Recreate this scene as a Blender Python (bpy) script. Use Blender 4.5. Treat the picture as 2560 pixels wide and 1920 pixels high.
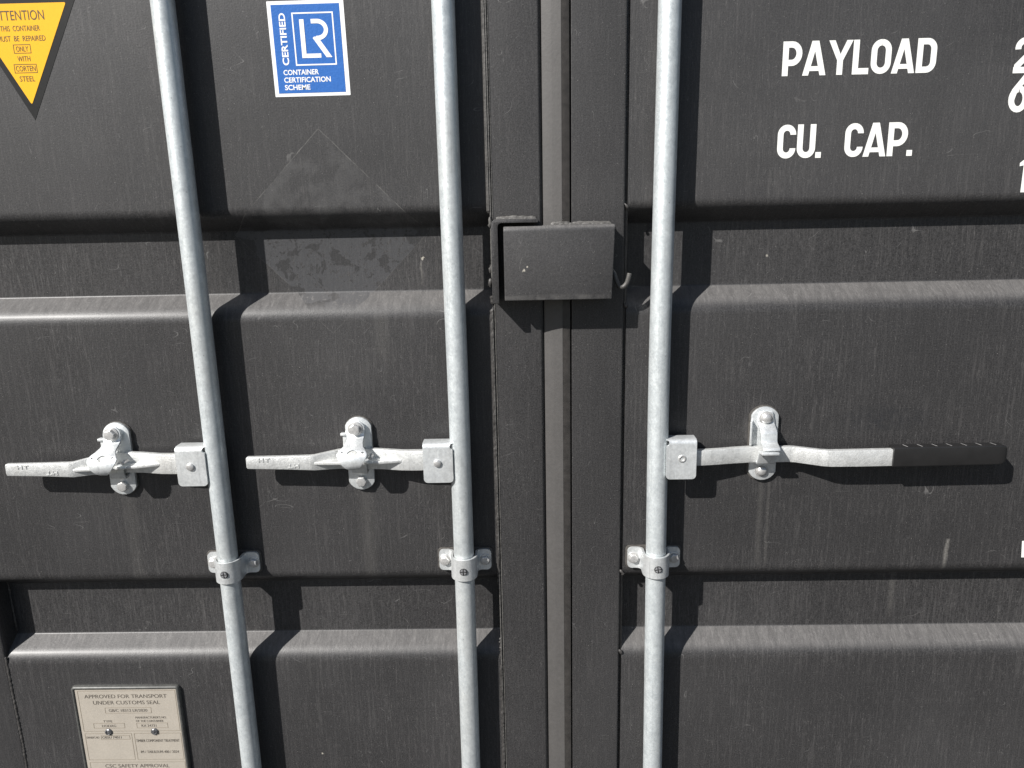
import bpy, bmesh, math, random
from mathutils import Matrix, Vector
random.seed(7)
for o in list(bpy.data.objects): bpy.data.objects.remove(o)
S = bpy.context.scene
COL = S.collection
ZC = 1.5                      # eye height above the ground, metres

# ------------------------------------------------------------------ camera
cd = bpy.data.cameras.new('camera'); cam = bpy.data.objects.new('camera', cd); COL.objects.link(cam)
cd.sensor_width = 36.0; cd.lens = 36.0 * 1850 / 2560; cd.clip_start = 0.01; cd.clip_end = 500
Rm = Matrix(((0.99969931, 0.01664578, 0.01800568), (0.01382146, 0.22402002, -0.97448653), (-0.02025472, 0.97444238, 0.22372259)))
cam.matrix_world = Matrix.Translation((0, -1.2, ZC)) @ Rm.to_4x4()
S.camera = cam
# ------------------------------------------------------------------ sun and sky
to_sun = Vector((-1.031, -1.0, 1.144)).normalized()
elev = math.asin(to_sun.z)
sl = bpy.data.lights.new('sun', 'SUN'); sun = bpy.data.objects.new('sun', sl); COL.objects.link(sun)
sl.energy = 5.0; sl.angle = math.radians(0.5); sl.color = (1.0, 0.975, 0.94)
sun.rotation_euler = to_sun.to_track_quat('Z', 'Y').to_euler(); sun.location = (-3, -4, 6)
W = bpy.data.worlds.new('World'); S.world = W; W.use_nodes = True
wn = W.node_tree.nodes; wl = W.node_tree.links
sky = wn.new('ShaderNodeTexSky'); sky.sky_type = 'NISHITA'; sky.sun_disc = False
sky.sun_elevation = elev; sky.sun_rotation = math.atan2(to_sun.x, to_sun.y)
bg = wn['Background']; bg.inputs['Strength'].default_value = 0.05
wl.new(sky.outputs['Color'], bg.inputs['Color'])
S.view_settings.view_transform = 'Standard'; S.view_settings.look = 'None'
S.view_settings.exposure = 0.5; S.view_settings.gamma = 1.0; S.view_settings.use_curve_mapping = False
S.render.engine = 'CYCLES'

# ------------------------------------------------------------------ node helpers
class NT:
    def __init__(s, name):
        s.m = bpy.data.materials.new(name); s.m.use_nodes = True
        s.n = s.m.node_tree.nodes; s.l = s.m.node_tree.links
        s.b = s.n['Principled BSDF']
        g = s.n.new('ShaderNodeNewGeometry'); s.pos = g.outputs['Position']; s.nor = g.outputs['Normal']
        x = s.n.new('ShaderNodeSeparateXYZ'); s.l.new(s.pos, x.inputs[0]); s.x, s.y, s.z = x.outputs
    def put(s, sock, v):
        if isinstance(v, bpy.types.NodeSocket): s.l.new(v, sock)
        else:
            if hasattr(sock, 'default_value') and hasattr(sock.default_value, '__len__') and len(sock.default_value) == 4 and len(v) == 3: v = (*v, 1)
            sock.default_value = v
    def math(s, op, a, b=0.0, c=None, clamp=False):
        n = s.n.new('ShaderNodeMath'); n.operation = op; n.use_clamp = clamp
        s.put(n.inputs[0], a); s.put(n.inputs[1], b)
        if c is not None: s.put(n.inputs[2], c)
        return n.outputs[0]
    def scaled(s, sx, sy, sz):
        n = s.n.new('ShaderNodeVectorMath'); n.operation = 'MULTIPLY'; s.l.new(s.pos, n.inputs[0]); n.inputs[1].default_value = (sx, sy, sz)
        return n.outputs[0]
    def noise(s, scale, detail=3, rough=0.55, vec=None, dist=0.0):
        n = s.n.new('ShaderNodeTexNoise'); n.inputs['Scale'].default_value = scale; n.inputs['Detail'].default_value = detail
        n.inputs['Roughness'].default_value = rough; n.inputs['Distortion'].default_value = dist
        s.l.new(vec or s.pos, n.inputs['Vector']); return n.outputs['Fac']
    def vor(s, scale, vec=None):
        n = s.n.new('ShaderNodeTexVoronoi'); n.inputs['Scale'].default_value = scale; s.l.new(vec or s.pos, n.inputs['Vector'])
        return n.outputs['Distance'], n.outputs['Color']
    def ramp(s, v, a, b, lo=0.0, hi=1.0, smooth=False):
        n = s.n.new('ShaderNodeMapRange'); n.clamp = True
        if smooth: n.interpolation_type = 'SMOOTHSTEP'
        s.put(n.inputs[0], v)
        for i, q in enumerate((a, b, lo, hi)): n.inputs[i + 1].default_value = q
        return n.outputs[0]
    def mix(s, f, a, b):
        n = s.n.new('ShaderNodeMix'); n.data_type = 'RGBA'; s.put(n.inputs[0], f); s.put(n.inputs[6], a); s.put(n.inputs[7], b)
        return n.outputs[2]
    def bump(s, h, strength, dist):
        n = s.n.new('ShaderNodeBump'); n.inputs['Strength'].default_value = strength; n.inputs['Distance'].default_value = dist
        s.l.new(h, n.inputs['Height']); s.l.new(n.outputs[0], s.b.inputs['Normal'])
    def set(s, **k):
        for a, v in k.items():
            s.put(s.b.inputs[{'col': 'Base Color', 'rough': 'Roughness', 'metal': 'Metallic', 'spec': 'Specular IOR Level', 'ior': 'IOR'}[a]], v)

def paint(name, marks=(), st=1.0, lift=0.0):
    t = NT(name)
    grain = t.noise(430, 4, 0.78)
    blot = t.noise(9, 4, 0.6)
    wig = t.noise(38, 2)
    vx = t.math('ADD', t.x, t.math('MULTIPLY', wig, 0.004))
    cmb = t.n.new('ShaderNodeCombineXYZ'); t.l.new(vx, cmb.inputs[0]); t.l.new(t.math('MULTIPLY', t.y, 0.2), cmb.inputs[1]); t.l.new(t.math('MULTIPLY', t.z, 0.045), cmb.inputs[2])
    streak = t.noise(240, 4, 0.66, cmb.outputs[0])
    fine = t.noise(640, 2, 0.6, t.scaled(1, 1, 0.11))
    wet = t.ramp(t.noise(5.5, 3, 0.6, t.scaled(1, 1, 0.6)), 0.36, 0.62, 0.45, 1.0)   # where rain has run
    base = t.mix(t.ramp(grain, 0.30, 0.72), (0.0100, 0.0097, 0.0099), (0.062, 0.0600, 0.0606))
    sheen_dust = t.math('MULTIPLY', t.ramp(t.z, ZC - 0.012, ZC + 0.03, 1.0 if lift else 0.0, 1.0), t.ramp(t.noise(3.2, 4, 0.6), 0.30, 0.62, 0.45, 1.0))   # sun sheen painted into the upper field's colour; on the box, pale dust
    base = t.mix(t.math('MULTIPLY', sheen_dust, 0.13 * st + lift), base, (0.120, 0.119, 0.120))
    c = t.mix(t.math('MULTIPLY', t.math('MULTIPLY', t.ramp(streak, 0.50, 0.74), wet), 0.52 * st), base, (0.105, 0.100, 0.098))
    c = t.mix(t.math('MULTIPLY', t.math('MULTIPLY', t.ramp(fine, 0.55, 0.74), wet), 0.46 * st), c, (0.14, 0.134, 0.131))
    c = t.mix(t.math('MULTIPLY', t.ramp(blot, 0.42, 0.7), 0.28), c, (0.022, 0.0215, 0.022))
    fade = t.noise(2.3, 3, 0.55, t.scaled(1, 1, 0.7))
    c = t.mix(t.ramp(fade, 0.45, 0.70, 0.0, 0.16), c, (0.125, 0.122, 0.122))
    for sc, vv, wd in ((7.0, (1.0, 1.0, 2.6), 0.0016), (11.0, (1.0, 1.0, 0.8), 0.0013), (16.0, (2.2, 1.0, 0.5), 0.0016)):   # hairline scuffs
        sn = t.noise(sc, 2, 0.5, t.scaled(*vv)); gate = t.ramp(t.noise(13 + sc, 3, 0.6), 0.58, 0.66)
        c = t.mix(t.math('MULTIPLY', t.math('MULTIPLY', t.math('LESS_THAN', t.math('ABSOLUTE', t.math('SUBTRACT', sn, 0.5)), wd), gate), 0.45), c, (0.20, 0.195, 0.19))
    # dust lying on ledges that face upward, rinsed into runs
    sep = t.n.new('ShaderNodeSeparateXYZ'); t.l.new(t.nor, sep.inputs[0])
    up = t.ramp(sep.outputs[2], 0.30, 0.80, smooth=True)
    runs = t.noise(120, 3, 0.62, cmb.outputs[0], 0.6)
    runs2 = t.noise(260, 3, 0.65, t.scaled(1.0, 0.30, 0.25), 1.4)
    dust = t.math('MULTIPLY', up, t.math('ADD', t.ramp(runs, 0.38, 0.68, 0.24, 0.38), t.ramp(runs2, 0.50, 0.66, 0.0, 0.16)))
    c = t.mix(dust, c, (0.25, 0.24, 0.232))
    # flecks
    for sc, rad, keep, st in ((75, 0.045, 0.84, 0.6), (160, 0.085, 0.88, 0.5), (330, 0.19, 0.86, 0.25)):
        dd, cc = t.vor(sc)
        sp = t.n.new('ShaderNodeSeparateColor'); t.l.new(cc, sp.inputs[0])
        k = t.math('MULTIPLY', t.math('LESS_THAN', dd, rad), t.math('GREATER_THAN', sp.outputs[0], keep))
        c = t.mix(t.math('MULTIPLY', k, st), c, (0.26, 0.25, 0.235))
    rough = t.math('ADD', t.ramp(blot, 0.25, 0.75, -0.03, 0.03), t.ramp(t.z, ZC - 0.03, ZC + 0.02, 0.44, 0.53))
    for m in marks: c, rough = m(t, c, rough)
    t.set(col=c, rough=rough, spec=0.34)
    t.b.inputs['Coat Weight'].default_value = 0.07; t.b.inputs['Coat Roughness'].default_value = 0.27
    t.bump(t.math('ADD', grain, t.math('MULTIPLY', t.noise(330, 2), 0.8)), 0.34, 0.0006)
    return t.m

def ghost(t, c, rough):
    """outline and glue residue of a peeled-off diamond placard"""
    xc, zc, R = -0.314, ZC - 0.025, 0.160
    l1 = t.math('ADD', t.math('ABSOLUTE', t.math('SUBTRACT', t.x, xc)), t.math('ABSOLUTE', t.math('SUBTRACT', t.z, zc)))
    l1 = t.math('ADD', l1, t.math('MULTIPLY', t.math('SUBTRACT', t.noise(35, 4, 0.7), 0.5), 0.005))
    inside = t.math('MULTIPLY', t.math('LESS_THAN', l1, R), t.ramp(t.z, ZC - 0.15, ZC - 0.135))
    brk = t.noise(45, 3)
    edge = t.math('MULTIPLY', t.math('LESS_THAN', t.math('ABSOLUTE', t.math('SUBTRACT', l1, R)), 0.0009), t.ramp(brk, 0.38, 0.6))
    b1 = t.noise(27, 4, 0.6, None, 0.4); b2 = t.noise(150, 3, 0.6, None, 0.3)
    low = t.ramp(t.z, ZC - 0.02, ZC - 0.012, 1.0, 0.0)
    film = t.math('MULTIPLY', t.math('MULTIPLY', inside, low), t.math('MULTIPLY', t.ramp(b1, 0.44, 0.46), t.ramp(b2, 0.39, 0.41)))
    hole = t.math('MULTIPLY', t.math('MULTIPLY', inside, low), t.ramp(b1, 0.46, 0.44))
    c = t.mix(t.math('MULTIPLY', film, 0.58), c, (0.066, 0.067, 0.071))
    c = t.mix(t.math('MULTIPLY', hole, 0.6), c, (0.030, 0.030, 0.031))
    c = t.mix(t.math('MULTIPLY', t.math('MULTIPLY', inside, t.ramp(b1, 0.44, 0.62, 0.0, 1.0)), t.math('MULTIPLY', t.math('SUBTRACT', 1.0, low), 0.20)), c, (0.15, 0.148, 0.146))
    c = t.mix(t.math('MULTIPLY', t.math('MULTIPLY', edge, t.ramp(t.z, ZC - 0.03, ZC + 0.01, 0.35, 1.0)), 0.55), c, (0.17, 0.165, 0.155))
    return c, rough

def run(x0, z0, z1, w, st, lean=0.0, col=(0.20, 0.19, 0.175)):
    """a dried run of dirty water"""
    def f(t, c, rough):
        xx = t.math('SUBTRACT', t.math('SUBTRACT', t.x, x0), t.math('MULTIPLY', t.math('SUBTRACT', t.z, ZC + z0), lean))
        wob = t.math('MULTIPLY', t.math('SUBTRACT', t.noise(60, 2), 0.5), 0.006)
        g = t.ramp(t.math('ABSOLUTE', t.math('ADD', xx, wob)), 0.0, w, 1.0, 0.0, True)
        v = t.math('MULTIPLY', t.ramp(t.z, ZC + z0 - 0.004, ZC + z0, 1.0, 0.0), t.ramp(t.z, ZC + z1, ZC + z1 + 0.03))
        k = t.math('MULTIPLY', t.math('MULTIPLY', g, v), t.ramp(t.noise(300, 2), 0.3, 0.6, 0.4, 1.0))
        return t.mix(t.math('MULTIPLY', k, st), c, col), rough
    return f
def splat(x0, z0, r, st=0.8, col=(0.45, 0.42, 0.36)):
    """a small dried splash"""
    def f(t, c, rough):
        dx = t.math('SUBTRACT', t.x, x0); dz = t.math('SUBTRACT', t.z, ZC + z0)
        d = t.math('SQRT', t.math('ADD', t.math('MULTIPLY', dx, dx), t.math('MULTIPLY', dz, dz)))
        d = t.math('ADD', d, t.math('MULTIPLY', t.math('SUBTRACT', t.noise(190, 3, 0.7), 0.5), r * 4.2))
        return t.mix(t.math('MULTIPLY', t.ramp(d, r, r * 0.6), st), c, col), rough
    return f
def smudge(x0, z0, rx, rz, st, col):
    def f(t, c, rough):
        dx = t.math('DIVIDE', t.math('SUBTRACT', t.x, x0), rx); dz = t.math('DIVIDE', t.math('SUBTRACT', t.z, ZC + z0), rz)
        d = t.math('ADD', t.math('MULTIPLY', dx, dx), t.math('MULTIPLY', dz, dz))
        k = t.math('MULTIPLY', t.ramp(d, 1.0, 0.1, 0, 1, True), t.ramp(t.noise(70, 3), 0.35, 0.65))
        return t.mix(t.math('MULTIPLY', k, st), c, col), rough
    return f

M = {}
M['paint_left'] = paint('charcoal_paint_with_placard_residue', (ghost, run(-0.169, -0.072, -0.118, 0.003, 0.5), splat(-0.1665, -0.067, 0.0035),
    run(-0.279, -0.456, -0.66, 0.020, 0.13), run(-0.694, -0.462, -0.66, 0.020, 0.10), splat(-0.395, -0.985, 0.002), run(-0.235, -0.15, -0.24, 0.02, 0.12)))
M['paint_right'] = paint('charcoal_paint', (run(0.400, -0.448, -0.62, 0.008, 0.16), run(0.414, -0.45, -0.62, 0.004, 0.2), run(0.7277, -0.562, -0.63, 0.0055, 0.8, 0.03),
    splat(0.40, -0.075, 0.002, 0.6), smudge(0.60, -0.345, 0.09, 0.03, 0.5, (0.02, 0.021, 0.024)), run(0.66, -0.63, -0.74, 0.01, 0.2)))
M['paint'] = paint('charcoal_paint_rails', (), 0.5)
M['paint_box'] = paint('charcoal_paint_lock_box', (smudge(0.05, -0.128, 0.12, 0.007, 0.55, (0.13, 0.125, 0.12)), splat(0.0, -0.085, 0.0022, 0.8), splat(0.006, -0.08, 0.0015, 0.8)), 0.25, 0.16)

def zinc(name, lo, hi, metal, rough, bumpy=0.15, blotch=55):
    t = NT(name)
    a = t.noise(blotch, 4, 0.65); b = t.noise(260, 3, 0.6); g = t.noise(900, 2, 0.6)
    lg = t.noise(13, 3, 0.6, t.scaled(1, 1, 0.3))
    f = t.math('ADD', t.math('MULTIPLY', a, 0.45), t.math('ADD', t.math('MULTIPLY', b, 0.3), t.math('MULTIPLY', g, 0.25)))
    c = t.mix(t.ramp(f, 0.36, 0.62), lo, hi)
    sd, sc_ = t.vor(150, t.scaled(1, 1, 0.55)); sp0 = t.n.new('ShaderNodeSeparateColor'); t.l.new(sc_, sp0.inputs[0])
    c = t.mix(t.ramp(sp0.outputs[0], 0.0, 1.0, 0.0, 0.20), c, tuple(q * 0.62 for q in lo))
    drag = t.noise(300, 3, 0.6, t.scaled(1, 1, 0.03))
    c = t.mix(t.math('MULTIPLY', t.ramp(drag, 0.58, 0.72), 0.35), c, tuple(q * 0.6 for q in lo))
    c = t.mix(t.math('MULTIPLY', t.ramp(lg, 0.52, 0.70), 0.20), c, (0.46, 0.42, 0.36))
    d, cc = t.vor(70)
    sp = t.n.new('ShaderNodeSeparateColor'); t.l.new(cc, sp.inputs[0])
    k = t.math('MULTIPLY', t.ramp(d, 0.10, 0.04), t.math('GREATER_THAN', sp.outputs[1], 0.88))
    c = t.mix(t.math('MULTIPLY', k, 0.5), c, (0.22, 0.22, 0.22))
    t.set(col=c, metal=metal, rough=t.ramp(b, 0.3, 0.7, rough - 0.07, rough + 0.07), spec=0.5)
    t.bump(t.math('ADD', b, g), bumpy, 0.0006)
    return t.m
M['zinc'] = zinc('galvanised_steel_tube', (0.56, 0.60, 0.615), (0.78, 0.82, 0.825), 0.50, 0.44, 0.14, 60)
M['zinc_sheet'] = zinc('galvanised_steel_plate', (0.66, 0.68, 0.685), (0.87, 0.89, 0.89), 0.58, 0.41, 0.18, 80)
M['zinc_cast'] = zinc('galvanised_forging', (0.57, 0.575, 0.565), (0.77, 0.775, 0.76), 0.42, 0.44, 0.8, 90)
M['zinc_bolt'] = zinc('zinc_plated_bolt', (0.54, 0.535, 0.525), (0.70, 0.69, 0.675), 0.6, 0.38, 0.25, 120)

def plain(name, col, rough=0.5, metal=0.0, var=0.12, sc=220, bumpy=0.0, spec=0.5):
    t = NT(name)
    n = t.noise(sc, 3); b = t.noise(24, 3)
    f = t.math('ADD', t.math('MULTIPLY', n, 0.6), t.math('MULTIPLY', b, 0.4))
    c = t.mix(t.ramp(f, 0.35, 0.65), tuple(q * (1 - var) for q in col), tuple(min(0.92, q * (1 + var)) for q in col))
    t.set(col=c, rough=rough, metal=metal, spec=spec)
    if bumpy: t.bump(t.noise(sc * 1.7, 2), bumpy, 0.0008)
    return t.m
M['white'] = plain('white_vinyl', (0.84, 0.84, 0.83), 0.45, 0, 0.03)
M['letter'] = plain('white_marking_film', (0.84, 0.84, 0.80), 0.5, 0, 0.03)
M['blue'] = plain('blue_vinyl', (0.036, 0.140, 0.44), 0.42, 0, 0.05, 160, 0.35, spec=0.2)
M['yellow'] = plain('yellow_vinyl', (0.85, 0.45, 0.018), 0.5, 0, 0.03, spec=0.2)
M['black'] = plain('black_vinyl', (0.013, 0.013, 0.013), 0.5, 0, 0.25, spec=0.2)
M['ink'] = plain('brown_black_ink', (0.075, 0.045, 0.012), 0.5, 0, 0.1)
M['plate_ink'] = plain('grey_brown_etched_ink', (0.115, 0.10, 0.085), 0.5, 0, 0.15)
M['plate_line'] = plain('etched_line', (0.24, 0.20, 0.15), 0.5, 0, 0.15)
M['plate'] = plain('beige_anodised_plate', (0.52, 0.47, 0.40), 0.40, 0.30, 0.07, 320)
M['rim'] = plain('dusty_grey_plate_rim', (0.085, 0.085, 0.08), 0.45, 0.2, 0.3, 180)
M['rivet'] = plain('dull_steel_rivet', (0.16, 0.16, 0.165), 0.38, 0.6, 0.3)
M['rubber'] = plain('dusty_taupe_rubber', (0.076, 0.072, 0.069), 0.58, 0, 0.10, 160, 0.2)
M['rubber_dark'] = plain('worn_grey_rubber_lip', (0.050, 0.045, 0.041), 0.6, 0, 0.3, 90)
M['grip'] = plain('black_plastic_sleeve', (0.017, 0.0165, 0.0165), 0.36, 0, 0.12, 40)
M['pad'] = plain('dusty_rubber_pad', (0.07, 0.064, 0.058), 0.65, 0, 0.35, 260)
M['screw'] = plain('dark_steel_screw', (0.30, 0.30, 0.31), 0.4, 0.5, 0.2)
M['screw_slot'] = plain('dark_screw_recess', (0.02, 0.02, 0.02), 0.6, 0, 0.2)
M['weld'] = plain('dusty_painted_weld', (0.088, 0.084, 0.079), 0.5, 0, 0.4, 160, 0.5)
M['weld_dark'] = plain('painted_weld', (0.046, 0.043, 0.041), 0.48, 0, 0.4, 160, 0.5)
M['tick'] = plain('scuffed_white_tick', (0.42, 0.41, 0.40), 0.5, 0, 0.3)
tg = NT('yard_asphalt')
tg.set(col=tg.mix(tg.ramp(tg.noise(40, 5, 0.7), 0.3, 0.7), (0.032, 0.031, 0.030), (0.055, 0.053, 0.05)), rough=0.85)
tg.bump(tg.noise(120, 3), 0.4, 0.004); M['ground'] = tg.m

# ------------------------------------------------------------------ mesh helpers (mm; x right, d out of the door, z up from eye level)
def rpoly(pts, r, n=5, closed=True):
    out = []; N = len(pts)
    for i, p in enumerate(pts):
        ri = r[i] if isinstance(r, (list, tuple)) else r
        if ri <= 0 or (not closed and i in (0, N - 1)): out.append(tuple(p)); continue
        a = Vector(pts[i - 1]) - Vector(p); b = Vector(pts[(i + 1) % N]) - Vector(p)
        la, lb = a.length, b.length; a.normalize(); b.normalize()
        ang = math.acos(max(-1, min(1, a.dot(b))))
        if ang > 3.1: out.append(tuple(p)); continue
        t = min(ri / math.tan(ang / 2), la * 0.49, lb * 0.49); rr = t * math.tan(ang / 2)
        c = Vector(p) + (a + b).normalized() * (rr / math.sin(ang / 2))
        s = Vector(p) + a * t - c; e = Vector(p) + b * t - c
        a0 = math.atan2(s.y, s.x); da = math.atan2(e.y, e.x) - a0
        while da > math.pi: da -= 2 * math.pi
        while da < -math.pi: da += 2 * math.pi
        for k in range(n + 1):
            q = a0 + da * k / n; out.append((c.x + rr * math.cos(q), c.y + rr * math.sin(q)))
    return out
def offset_path(pts, w):
    """closed outline of an open 2-D path with half width w (number or list)"""
    L, Rr = [], []; N = len(pts)
    for i in range(N):
        p = Vector(pts[i]); a = Vector(pts[max(i - 1, 0)]); b = Vector(pts[min(i + 1, N - 1)])
        d1 = (p - a).normalized() if i > 0 else (b - p).normalized()
        d2 = (b - p).normalized() if i < N - 1 else d1
        n1 = Vector((-d1.y, d1.x)); n2 = Vector((-d2.y, d2.x)); m = (n1 + n2)
        m = m / max(0.35, m.dot(n1)) if m.length > 1e-6 else n1
        ww = w[i] if isinstance(w, (list, tuple)) else w
        L.append(tuple(p + m * ww)); Rr.append(tuple(p - m * ww))
    return L, Rr

class MB:
    def __init__(s): s.v = []; s.f = []
    def add(s, v, f):
        o = len(s.v); s.v += v; s.f += [tuple(i + o for i in q) for q in f]; return s
    def extr(s, poly, axis, a0, a1):
        def w(p, a): return {'x': (a, p[0], p[1]), 'd': (p[0], a, p[1]), 'z': (p[0], p[1], a)}[axis]
        n = len(poly)
        return s.add([w(p, a0) for p in poly] + [w(p, a1) for p in poly],
                     [tuple(range(n)), tuple(range(2 * n - 1, n - 1, -1))] + [(i, (i + 1) % n, n + (i + 1) % n, n + i) for i in range(n)])
    def box(s, x0, x1, d0, d1, z0, z1): return s.extr([(x0, z0), (x1, z0), (x1, z1), (x0, z1)], 'd', d0, d1)
    def loft(s, rings, cap=True):
        n = len(rings[0]); v = [p for r in rings for p in r]; f = []
        for k in range(len(rings) - 1):
            for i in range(n): f.append((k * n + i, k * n + (i + 1) % n, (k + 1) * n + (i + 1) % n, (k + 1) * n + i))
        if cap: f += [tuple(range(n)), tuple(range(len(v) - 1, len(v) - n - 1, -1))]
        return s.add(v, f)
    def tube(s, path, rad, n=16, flat=1.0):
        rings = []; N = len(path); up = Vector((0.13, 1, 0.21)).normalized(); prev = None
        for i in range(N):
            t = (Vector(path[min(i + 1, N - 1)]) - Vector(path[max(i - 1, 0)])).normalized()
            u = (up - t * up.dot(t)) if prev is None else (prev - t * prev.dot(t)); u.normalize(); prev = u; w = t.cross(u)
            r = rad[i] if isinstance(rad, (list, tuple)) else rad
            rings.append([tuple(Vector(path[i]) + (u * math.cos(a) * flat + w * math.sin(a)) * r) for a in [2 * math.pi * k / n for k in range(n)]])
        return s.loft(rings)
    def lathe(s, x, z, prof, n=24, rot=0.0):
        """rings round an axis along d; prof = [(radius, d)]"""
        return s.loft([[(x + r * math.cos(rot + 2 * math.pi * k / n), d, z + r * math.sin(rot + 2 * math.pi * k / n)) for k in range(n)] for r, d in prof])

ORG = {}
def thing(name, label, cat, loc, group=None):
    o = bpy.data.objects.new(name, None); COL.objects.link(o); o.empty_display_size = 0.02
    o.location = (loc[0] / 1000, -loc[1] / 1000, loc[2] / 1000 + ZC); ORG[o] = loc
    o['label'] = label; o['category'] = cat
    if group: o['group'] = group
    return o
def part(name, mb, mat, parent, bevel=0.0, seg=2, smooth=35, label=None, ang=28, pick=None):
    loc = ORG[parent]
    me = bpy.data.meshes.new(name)
    me.from_pydata([((x - loc[0]) / 1000, -(d - loc[1]) / 1000, (z - loc[2]) / 1000) for x, d, z in mb.v], [], mb.f)
    bm = bmesh.new(); bm.from_mesh(me)
    bmesh.ops.recalc_face_normals(bm, faces=bm.faces)
    if bevel:
        bm.edges.ensure_lookup_table()
        es = [e for e in bm.edges if len(e.link_faces) == 2 and math.degrees(e.calc_face_angle(0)) > ang and (pick is None or pick(e, loc))]
        if es: bmesh.ops.bevel(bm, geom=es, offset=bevel / 1000, segments=seg, profile=0.5, affect='EDGES', clamp_overlap=True)
    bm.to_mesh(me); bm.free()
    if smooth:
        me.polygons.foreach_set('use_smooth', [True] * len(me.polygons)); me.set_sharp_from_angle(angle=math.radians(smooth))
    me.materials.append(M[mat] if isinstance(mat, str) else mat)
    o = bpy.data.objects.new(name, me); COL.objects.link(o); o.parent = parent; ORG[o] = loc
    if label: o['label'] = label
    return o
def cut(obj, mb):
    """remove the solid mb from a part"""
    loc = ORG[obj]; me = bpy.data.meshes.new('cutter')
    me.from_pydata([((x - loc[0]) / 1000, -(d - loc[1]) / 1000, (z - loc[2]) / 1000) for x, d, z in mb.v], [], mb.f)
    bm = bmesh.new(); bm.from_mesh(me); bmesh.ops.recalc_face_normals(bm, faces=bm.faces); bm.to_mesh(me); bm.free()
    c = bpy.data.objects.new('cutter', me); COL.objects.link(c); c.parent = obj.parent
    md = obj.modifiers.new('hole', 'BOOLEAN'); md.operation = 'DIFFERENCE'; md.solver = 'EXACT'; md.object = c
    bpy.context.view_layer.update()
    dg = bpy.context.evaluated_depsgraph_get(); new = bpy.data.meshes.new_from_object(obj.evaluated_get(dg))
    obj.modifiers.clear(); obj.data = new; bpy.data.objects.remove(c)
    new.polygons.foreach_set('use_smooth', [True] * len(new.polygons)); new.set_sharp_from_angle(angle=math.radians(35))

def wob(a, b, n): return [a + (b - a) * i / (n - 1) for i in range(n)]
def bead(mb, path, r, jit=0.25, flat=0.8, n=8):
    """a weld bead: a rippled half-round run along a path"""
    pts = []; rad = []
    for i in range(len(path) - 1):
        a, b = Vector(path[i]), Vector(path[i + 1]); k = max(2, int((b - a).length / (r * 0.9)))
        for j in range(k): pts.append(tuple(a + (b - a) * j / k + Vector((random.uniform(-1, 1), random.uniform(-1, 1) * 0.5, random.uniform(-1, 1))) * r * jit * 0.6)); rad.append(r * random.uniform(1 - jit, 1 + jit))
    pts.append(path[-1]); rad.append(r * 0.5); rad[0] = r * 0.5
    return mb.tube(pts, rad, n, flat)

# ------------------------------------------------------------------ writing
def font_raw(body, bold=0.0):
    c = bpy.data.curves.new('txt', 'FONT'); c.body = body; c.size = 1.0; c.offset = bold; c.resolution_u = 4
    o = bpy.data.objects.new('txt', c); COL.objects.link(o); bpy.context.view_layer.update()
    me = bpy.data.meshes.new_from_object(o.evaluated_get(bpy.context.evaluated_depsgraph_get()))
    v = [(p.co.x, p.co.y) for p in me.vertices]; f = [tuple(p.vertices) for p in me.polygons]
    bpy.data.objects.remove(o); bpy.data.curves.remove(c); bpy.data.meshes.remove(me)
    return v, f
def text(mb, body, x0, x1, z0, z1, d, bold=0.0, turn=False):
    """lettering fitted into a box on the door (turn: reading upward)"""
    v, f = font_raw(body, bold)
    ux0, ux1 = min(p[0] for p in v), max(p[0] for p in v); uy0, uy1 = min(p[1] for p in v), max(p[1] for p in v)
    def mp(p):
        a = (p[0] - ux0) / (ux1 - ux0); b = (p[1] - uy0) / (uy1 - uy0)
        return (x1 - b * (x1 - x0), d, z0 + a * (z1 - z0)) if turn else (x0 + a * (x1 - x0), d, z0 + b * (z1 - z0))
    return mb.add([mp(p) for p in v], f)
LV = [0]
def ribbon(mb, pts, w, d):
    LV[0] += 1; d += (LV[0] % 5) * 0.05
    L, Rr = offset_path(pts, w / 2); n = len(pts)
    return mb.add([(p[0], d, p[1]) for p in L] + [(p[0], d, p[1]) for p in Rr], [(i, i + 1, n + i + 1, n + i) for i in range(n - 1)])
def poly(mb, pts, d):
    LV[0] += 1; d += (LV[0] % 5) * 0.05
    return mb.add([(p[0], d, p[1]) for p in pts], [tuple(range(len(pts)))])
def frame(mb, x0, x1, z0, z1, w, d):
    v = [(x0, d, z0), (x1, d, z0), (x1, d, z1), (x0, d, z1), (x0 + w, d, z0 + w), (x1 - w, d, z0 + w), (x1 - w, d, z1 - w), (x0 + w, d, z1 - w)]
    return mb.add(v, [(0, 1, 5, 4), (1, 2, 6, 5), (2, 3, 7, 6), (3, 0, 4, 7)])
def arc(cx, cz, rx, rz, a0, a1, n=10): return [(cx + rx * math.cos(math.radians(a0 + (a1 - a0) * i / n)), cz + rz * math.sin(math.radians(a0 + (a1 - a0) * i / n))) for i in range(n + 1)]
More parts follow.
